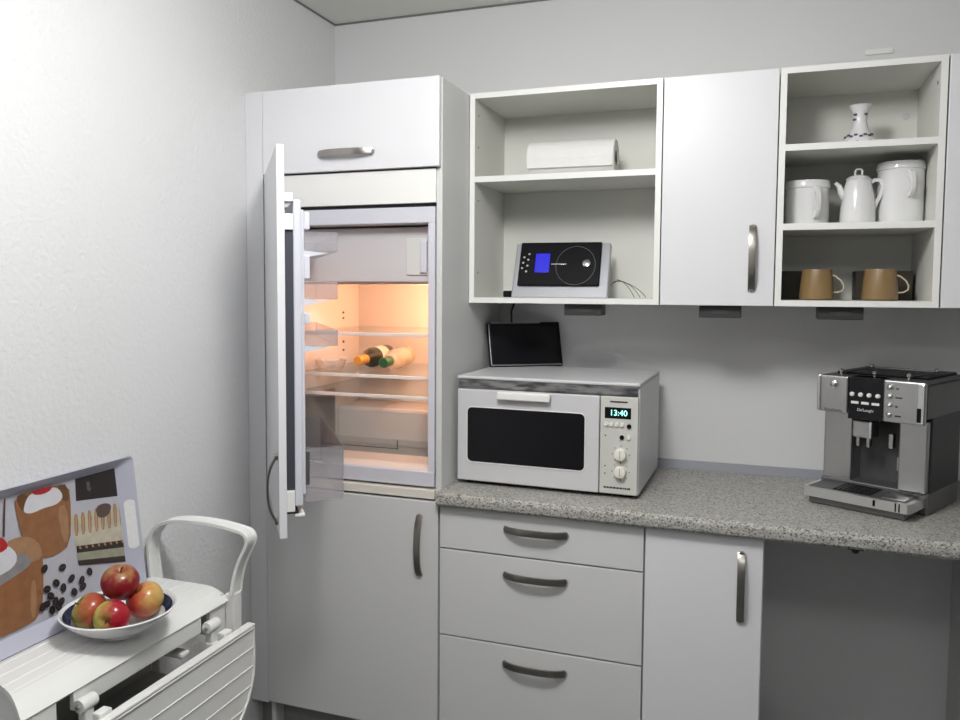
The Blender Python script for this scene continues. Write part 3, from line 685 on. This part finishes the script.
# local frame: u along -y, v up the tray, w towards the room
Bp=Vector((.085,-1.146,.7335)); upv=Vector((-.040,0,.3415)).normalized(); uv_=Vector((0,-1,0)); nv=upv.cross(uv_).normalized()
if nv.x<0: nv=-nv
TM=Matrix(((uv_.x,upv.x,nv.x,Bp.x),(uv_.y,upv.y,nv.y,Bp.y),(uv_.z,upv.z,nv.z,Bp.z),(0,0,0,1)))
TL,TH=.50,.3445
def rr(x0,x1,z0,z1,r): return rrect(x0,x1,z0,z1,r,4)
outer=rr(0,TL,0,TH,.012); inner=rr(.034,TL-.034,.028,TH-.0205,.008)
hw0,hw1,hv0,hv1=.020,.034,.125,.232
m=MB(); n=len(outer)
def rimz(p,w): return (p[0],p[1],w)
vo=[rimz(p,-.002) for p in outer]; vi=[rimz(p,-.030) for p in inner]
lip=[rimz((TL/2+(p[0]-TL/2)*1.012,TH/2+(p[1]-TH/2)*1.015),-.004) for p in outer]
bo=[rimz(p,-.007) for p in outer]; bi=[rimz(p,-.033) for p in inner]
m._new(vi,[tuple(range(n))]); m._new(bi,[tuple(range(n))[::-1]])
m._new(vi+vo,[(i,(i+1)%n,(i+1)%n+n,i+n) for i in range(n)])
m._new(vo+lip,[(i,(i+1)%n,(i+1)%n+n,i+n) for i in range(n)])
m._new(lip+bo,[(i,(i+1)%n,(i+1)%n+n,i+n) for i in range(n)])
m._new(bo+bi,[(i,(i+1)%n,(i+1)%n+n,i+n) for i in range(n)])
m.xf(TM).build('tray_body',M['tray'],T,world=True)
# grip openings on the short rims show the wall: pale insets
for x0 in (.006,TL-.026):
    g=MB(); zz=lambda x:-.002-.028*(x/.034) if x<.2 else -.002-.028*((TL-x)/.034)
    pts=rr(x0,x0+.020,.11,.235,.009)
    k_=len(pts); g._new([(p[0],p[1],zz(p[0])+.0012) for p in pts]+[(p[0],p[1],zz(p[0])-.001) for p in pts],[tuple(range(k_)),tuple(range(2*k_-1,k_-1,-1))]+[(i,i+k_,(i+1)%k_+k_,(i+1)%k_) for i in range(k_)])
    g.xf(TM).build('grip',M['wall'],T,world=True)
pm={}
cols=dict(bg=(.45,.45,.50),choc=(.022,.016,.016),mark=(.12,.10,.10),stick=(.36,.21,.11),cream=(.50,.46,.36),creamg=(.30,.30,.22),dark=(.035,.022,.018),cup=(.26,.115,.05),cupl=(.34,.19,.10),cupd=(.13,.06,.025),white=(.62,.62,.66),red=(.40,.02,.02),bean=(.014,.009,.010),crumb=(.24,.23,.24),oval=(.10,.065,.055),stickl=(.50,.38,.26),stem=(.10,.05,.04))
names=list(cols); pmats=[]
for nme in names:
    pmats.append(mat('print_'+nme,cols[nme],.35,noise=(45,.30 if nme in('cup','cream','crumb','cupl','creamg','stick') else .08)))
pb=MB(); layer=[0]
def patch(pts,colname,lift=None):
    layer[0]+=1; w=-.0300+.0003+.00008*layer[0]
    if not lift: pts=[(.98*p[0]-.013+.05*(p[1]-.31),min(p[1]+.007,TH-.0228)) for p in pts]; pts=[(min(max(p[0],.0362),TL-.0362),max(p[1],.0302)) for p in pts]
    pb.mi=names.index(colname); pb._new([(p[0],p[1],w) for p in pts],[tuple(range(len(pts)))])
def smooth(pts,it=2):
    for _ in range(it):
        q=[]
        for i in range(len(pts)):
            a,b=pts[i],pts[(i+1)%len(pts)]
            q+= [(a[0]*.75+b[0]*.25,a[1]*.75+b[1]*.25),(a[0]*.25+b[0]*.75,a[1]*.25+b[1]*.75)]
        pts=q
    return pts
patch(rr(.036,TL-.036,.030,TH-.0225,.006),'bg',1)
patch([(.178,.3155),(.0445,.3155),(.047,.243),(.185,.262)],'choc')
patch([(.145,.301),(.135,.298),(.138,.283),(.131,.284),(.140,.275),(.147,.281)],'mark')
patch([(.212,.230),(.046,.215),(.0485,.124),(.208,.156)],'cream')
for i in range(8):
    x=.205-.0205*i; patch(smooth([(x,.182-.002*i),(x-.011,.180-.002*i),(x-.020,.228-.001*i),(x-.008,.236-.001*i)],1),'stick')
    patch([(x-.004,.186-.002*i),(x-.006,.186-.002*i),(x-.014,.226-.001*i),(x-.012,.226-.001*i)],'stickl')
patch(smooth([(.133,.232),(.109,.238),(.083,.231),(.081,.218),(.098,.201),(.129,.206)]),'oval')
patch([(.206,.158),(.051,.130),(.051,.112),(.207,.142)],'dark')
patch([(.207,.142),(.051,.112),(.051,.088),(.209,.121)],'creamg')
patch([(.209,.124),(.050,.090),(.051,.075),(.207,.111)],'dark')
for i in range(8): 
    x=.200-.019*i; patch(smooth([(x,.150-.0035*i),(x-.008,.146-.0035*i),(x-.006,.155-.0035*i),(x-.001,.157-.0035*i)],1),'stick')
patch(smooth([(.352,.314),(.289,.315),(.200,.310),(.205,.248),(.223,.168),(.265,.155),(.31,.160),(.338,.183),(.350,.234),(.352,.271)],1),'cup')
patch(smooth([(.350,.312),(.320,.314),(.311,.280),(.336,.270)],1),'cupd')
patch(smooth([(.205,.309),(.232,.311),(.240,.285),(.207,.262)],1),'cupd')
patch(smooth([(.215,.262),(.245,.262),(.243,.178),(.224,.176)],1),'cupl')
patch(smooth([(.332,.284),(.318,.305),(.298,.311),(.276,.308),(.244,.311),(.228,.300),(.222,.280),(.245,.268),(.282,.270),(.313,.265),(.334,.272)]),'white')
patch(smooth([(.305,.315),(.281,.3165),(.249,.3165),(.252,.305),(.277,.300),(.302,.305)],1),'red')
patch([(.377,.315),(.373,.315),(.390,.234),(.395,.236)],'stem')
patch(smooth([(.456,.150),(.413,.154),(.371,.152),(.334,.16),(.328,.208),(.306,.186),(.303,.163),(.318,.079),(.338,.036),(.379,.0295),(.456,.0295)],1),'cup')
patch(smooth([(.392,.222),(.358,.225),(.324,.215),(.304,.189),(.305,.160),(.341,.161),(.377,.190)],1),'cupl')
patch(smooth([(.330,.120),(.345,.120),(.360,.040),(.345,.040)],1),'cupl')
patch(smooth([(.456,.200),(.407,.190),(.371,.193),(.338,.176),(.334,.158),(.372,.145),(.456,.130)],1),'crumb')
patch(smooth([(.455,.235),(.402,.220),(.382,.211),(.368,.190),(.373,.170),(.398,.159),(.455,.155)],1),'white')
patch(smooth([(.420,.245),(.399,.236),(.388,.223),(.386,.210),(.403,.204),(.420,.205)],1),'red')
for i,(u,v) in enumerate([(.256,.123),(.181,.088),(.236,.09),(.28,.094),(.208,.076),(.307,.089),(.263,.077),(.208,.061),(.235,.057),(.306,.136),(.301,.071),(.291,.055),(.315,.057),(.304,.039),(.276,.049),(.286,.04),(.327,.055)]):
    a0=(i*1.3)%3.1; c_,s_=math.cos(a0),math.sin(a0); pts=[]
    for k in range(12):
        q=2*PI*k/12; x,y=.0105*math.cos(q),.0082*math.sin(q); pts.append((u+x*c_-y*s_,v+x*s_+y*c_))
    patch(pts,'bean'); patch([(u-.008*c_-.0006*s_,v-.008*s_+.0006*c_),(u+.008*c_-.0006*s_,v+.008*s_+.0006*c_),(u+.008*c_+.0006*s_,v+.008*s_-.0006*c_),(u-.008*c_+.0006*s_,v-.008*s_-.0006*c_)],'oval')
pic=pb.xf(TM)
bm=pb.bm
for f in bm.faces: 
    f.normal_update()
    if f.normal.dot(nv)<0: f.normal_flip()
me=bpy.data.meshes.new('printed_picture'); bmesh.ops.transform(bm,matrix=frame(T).inverted(),verts=bm.verts); bm.to_mesh(me); bm.free()
for x in pmats: me.materials.append(x)
o=bpy.data.objects.new('printed_picture',me); C.objects.link(o); o.parent=T; o['label']='photo print of cupcakes, layered cake and coffee beans'

# ------------------------------------------------------------------ fruit bowl with apples
bc=Vector((.203,-1.372,.7292)); G=1.10
b=thing('fruit_bowl','white bowl with dark blue inner band on the trolley top','bowl',bc); b.scale=(G,G,1.0)
R=.113
MB().lathe([(.038,0),(.042,0),(.044,.006),(.060,.012),(.085,.028),(.104,.046),(R-.001,.056),(R,.058),(R-.003,.0595),(R-.006,.057),(.100,.045),(.080,.028),(.055,.016),(.01,.013)],0,0,0,64).build('bowl_body',M['porcelain'],b)
MB().lathe([(R-.0092,.0548),(.0996,.0462),(.0895,.0374),(.0893,.0378),(.0993,.0468),(R-.0096,.0553),(R-.0092,.0548)],0,0,0,64,cap=False).build('blue_band',M['navy'],b)
def apple(label,x,y,z,r,stemdir,caxis,name,ca,cb,bias,gain,seed):
    t=thing('apple',label,'apple',(x,y,z),0,'apples in the bowl')
    t.rotation_euler=Vector(stemdir).to_track_quat('Z','Y').to_euler()
    ax=t.rotation_euler.to_matrix().inverted()@Vector(caxis).normalized()*gain/14
    mt=apple_mat(name,ca,cb,bias,seed,tuple(ax))
    prof=[]; n=24
    for i in range(n+1):
        a=PI*i/n
        rr_=r*math.sin(a)**.92*(1+.06*math.cos(a)); zz=r*.90*math.cos(a)
        dtop=.26*r*math.exp(-(rr_/(r*.26))**2) if a<PI/2 else -.18*r*math.exp(-(rr_/(r*.24))**2)
        prof.append((rr_,zz-dtop))
    m=MB().lathe(prof[::-1],0,0,0,36,cap=False)
    for v in m.bm.verts:   # slightly uneven, five-lobed fruit
        a=math.atan2(v.co.y,v.co.x); k=1+.018*math.cos(5*a+seed)*(v.co.z/r-.2)+.02*math.cos(a+seed)
        v.co.x*=k; v.co.y*=k
    m.build('apple_body',mt,t)
    MB().tube([(0,0,r*.55),(r*.04,0,r*.78),(r*.12,.0,r*.98)],.0017,7).build('stem',M['stem'],t)
    return t
zb=bc.z
apple('deep red apple on top of the other apples',bc.x-.003,bc.y+.010,zb+.112,.0415,(.25,-.25,1),(.15,-.1,1),'apple_skin_red',(.22,.004,.010),(.60,.46,.14),-.62,20,2.1)
apple('greenish red apple at the left of the bowl',bc.x-.040,bc.y-.042,zb+.059,.0395,(-.5,-.5,.6),(-1,-.45,-.25),'apple_skin_green_red',(.38,.07,.03),(.36,.33,.06),.02,17,5.3)
apple('half red half yellow-green apple at the front of the bowl',bc.x+.026,bc.y-.046,zb+.056,.0385,(.25,-.95,.10),(-1,-.36,-.25),'apple_skin_halves',(.36,.008,.020),(.52,.50,.12),.10,22,8.7)
apple('orange-yellow apple at the right of the bowl',bc.x+.034,bc.y+.046,zb+.062,.0415,(-.3,-.5,.8),(1,.5,.5),'apple_skin_orange',(.44,.035,.03),(.60,.38,.11),-.02,15,3.9)

# ------------------------------------------------------------------ light
def area(name,loc,rot,sx,sy,e,col=(1,1,1)):
    l=bpy.data.lights.new(name,'AREA'); l.shape='RECTANGLE'; l.size=sx; l.size_y=sy; l.energy=e; l.color=col
    o=bpy.data.objects.new(name,l); C.objects.link(o); o.location=loc; o.rotation_euler=rot; return o
area('ceiling_light',(1.05,-1.66,2.44),(0,0,0),.40,.40,5,(1,.99,.98))
area('rear_fill',(1.75,-3.05,2.45),(0,0,0),1.1,.5,7,(1,.99,.985))  # added soft fill from behind the viewer, not a known lamp
l=bpy.data.lights.new('ceiling_globe','POINT'); l.energy=25; l.color=(1,.99,.98); l.shadow_soft_size=.13
o=bpy.data.objects.new('ceiling_globe',l); C.objects.link(o); o.location=(1.12,-1.66,2.31)
l=bpy.data.lights.new('fridge_light','POINT'); l.energy=2.3; l.color=(1,.47,.26); l.shadow_soft_size=.02
o=bpy.data.objects.new('fridge_light',l); C.objects.link(o); o.location=(.560,-.33,1.455)
wd=bpy.data.worlds.new('world'); scene.world=wd; wd.use_nodes=True
wd.node_tree.nodes['Background'].inputs[0].default_value=(.5,.5,.5,1); wd.node_tree.nodes['Background'].inputs[1].default_value=.1

# ------------------------------------------------------------------ camera
P=dict(cx=1.5343,cy=-2.767,cz=1.5073,yaw=.3489,pitch=-.0636,roll=.0052,f=802.1,ppx=463.42,ppy=339.906)
cam=bpy.data.cameras.new('camera'); co=bpy.data.objects.new('camera',cam); C.objects.link(co)
cw,sw=math.cos(P['yaw']),math.sin(P['yaw']); cp_,sp_=math.cos(P['pitch']),math.sin(P['pitch'])
fwd=Vector((-sw*cp_,cw*cp_,sp_)); rt=Vector((cw,sw,0)); up=rt.cross(fwd)
cr_,sr_=math.cos(P['roll']),math.sin(P['roll'])
r2=rt*cr_+up*sr_; u2=-rt*sr_+up*cr_
co.matrix_world=Matrix(((r2.x,u2.x,-fwd.x,P['cx']),(r2.y,u2.y,-fwd.y,P['cy']),(r2.z,u2.z,-fwd.z,P['cz']),(0,0,0,1)))
cam.sensor_width=36; cam.lens=P['f']*36/960; cam.shift_x=(480-P['ppx'])/960; cam.shift_y=(P['ppy']-360)/960
cam.clip_start=.05
scene.camera=co
scene.view_settings.view_transform='Standard'; scene.view_settings.look='None'; scene.view_settings.gamma=1
scene.view_settings.use_curve_mapping=False; scene.view_settings.exposure=.61
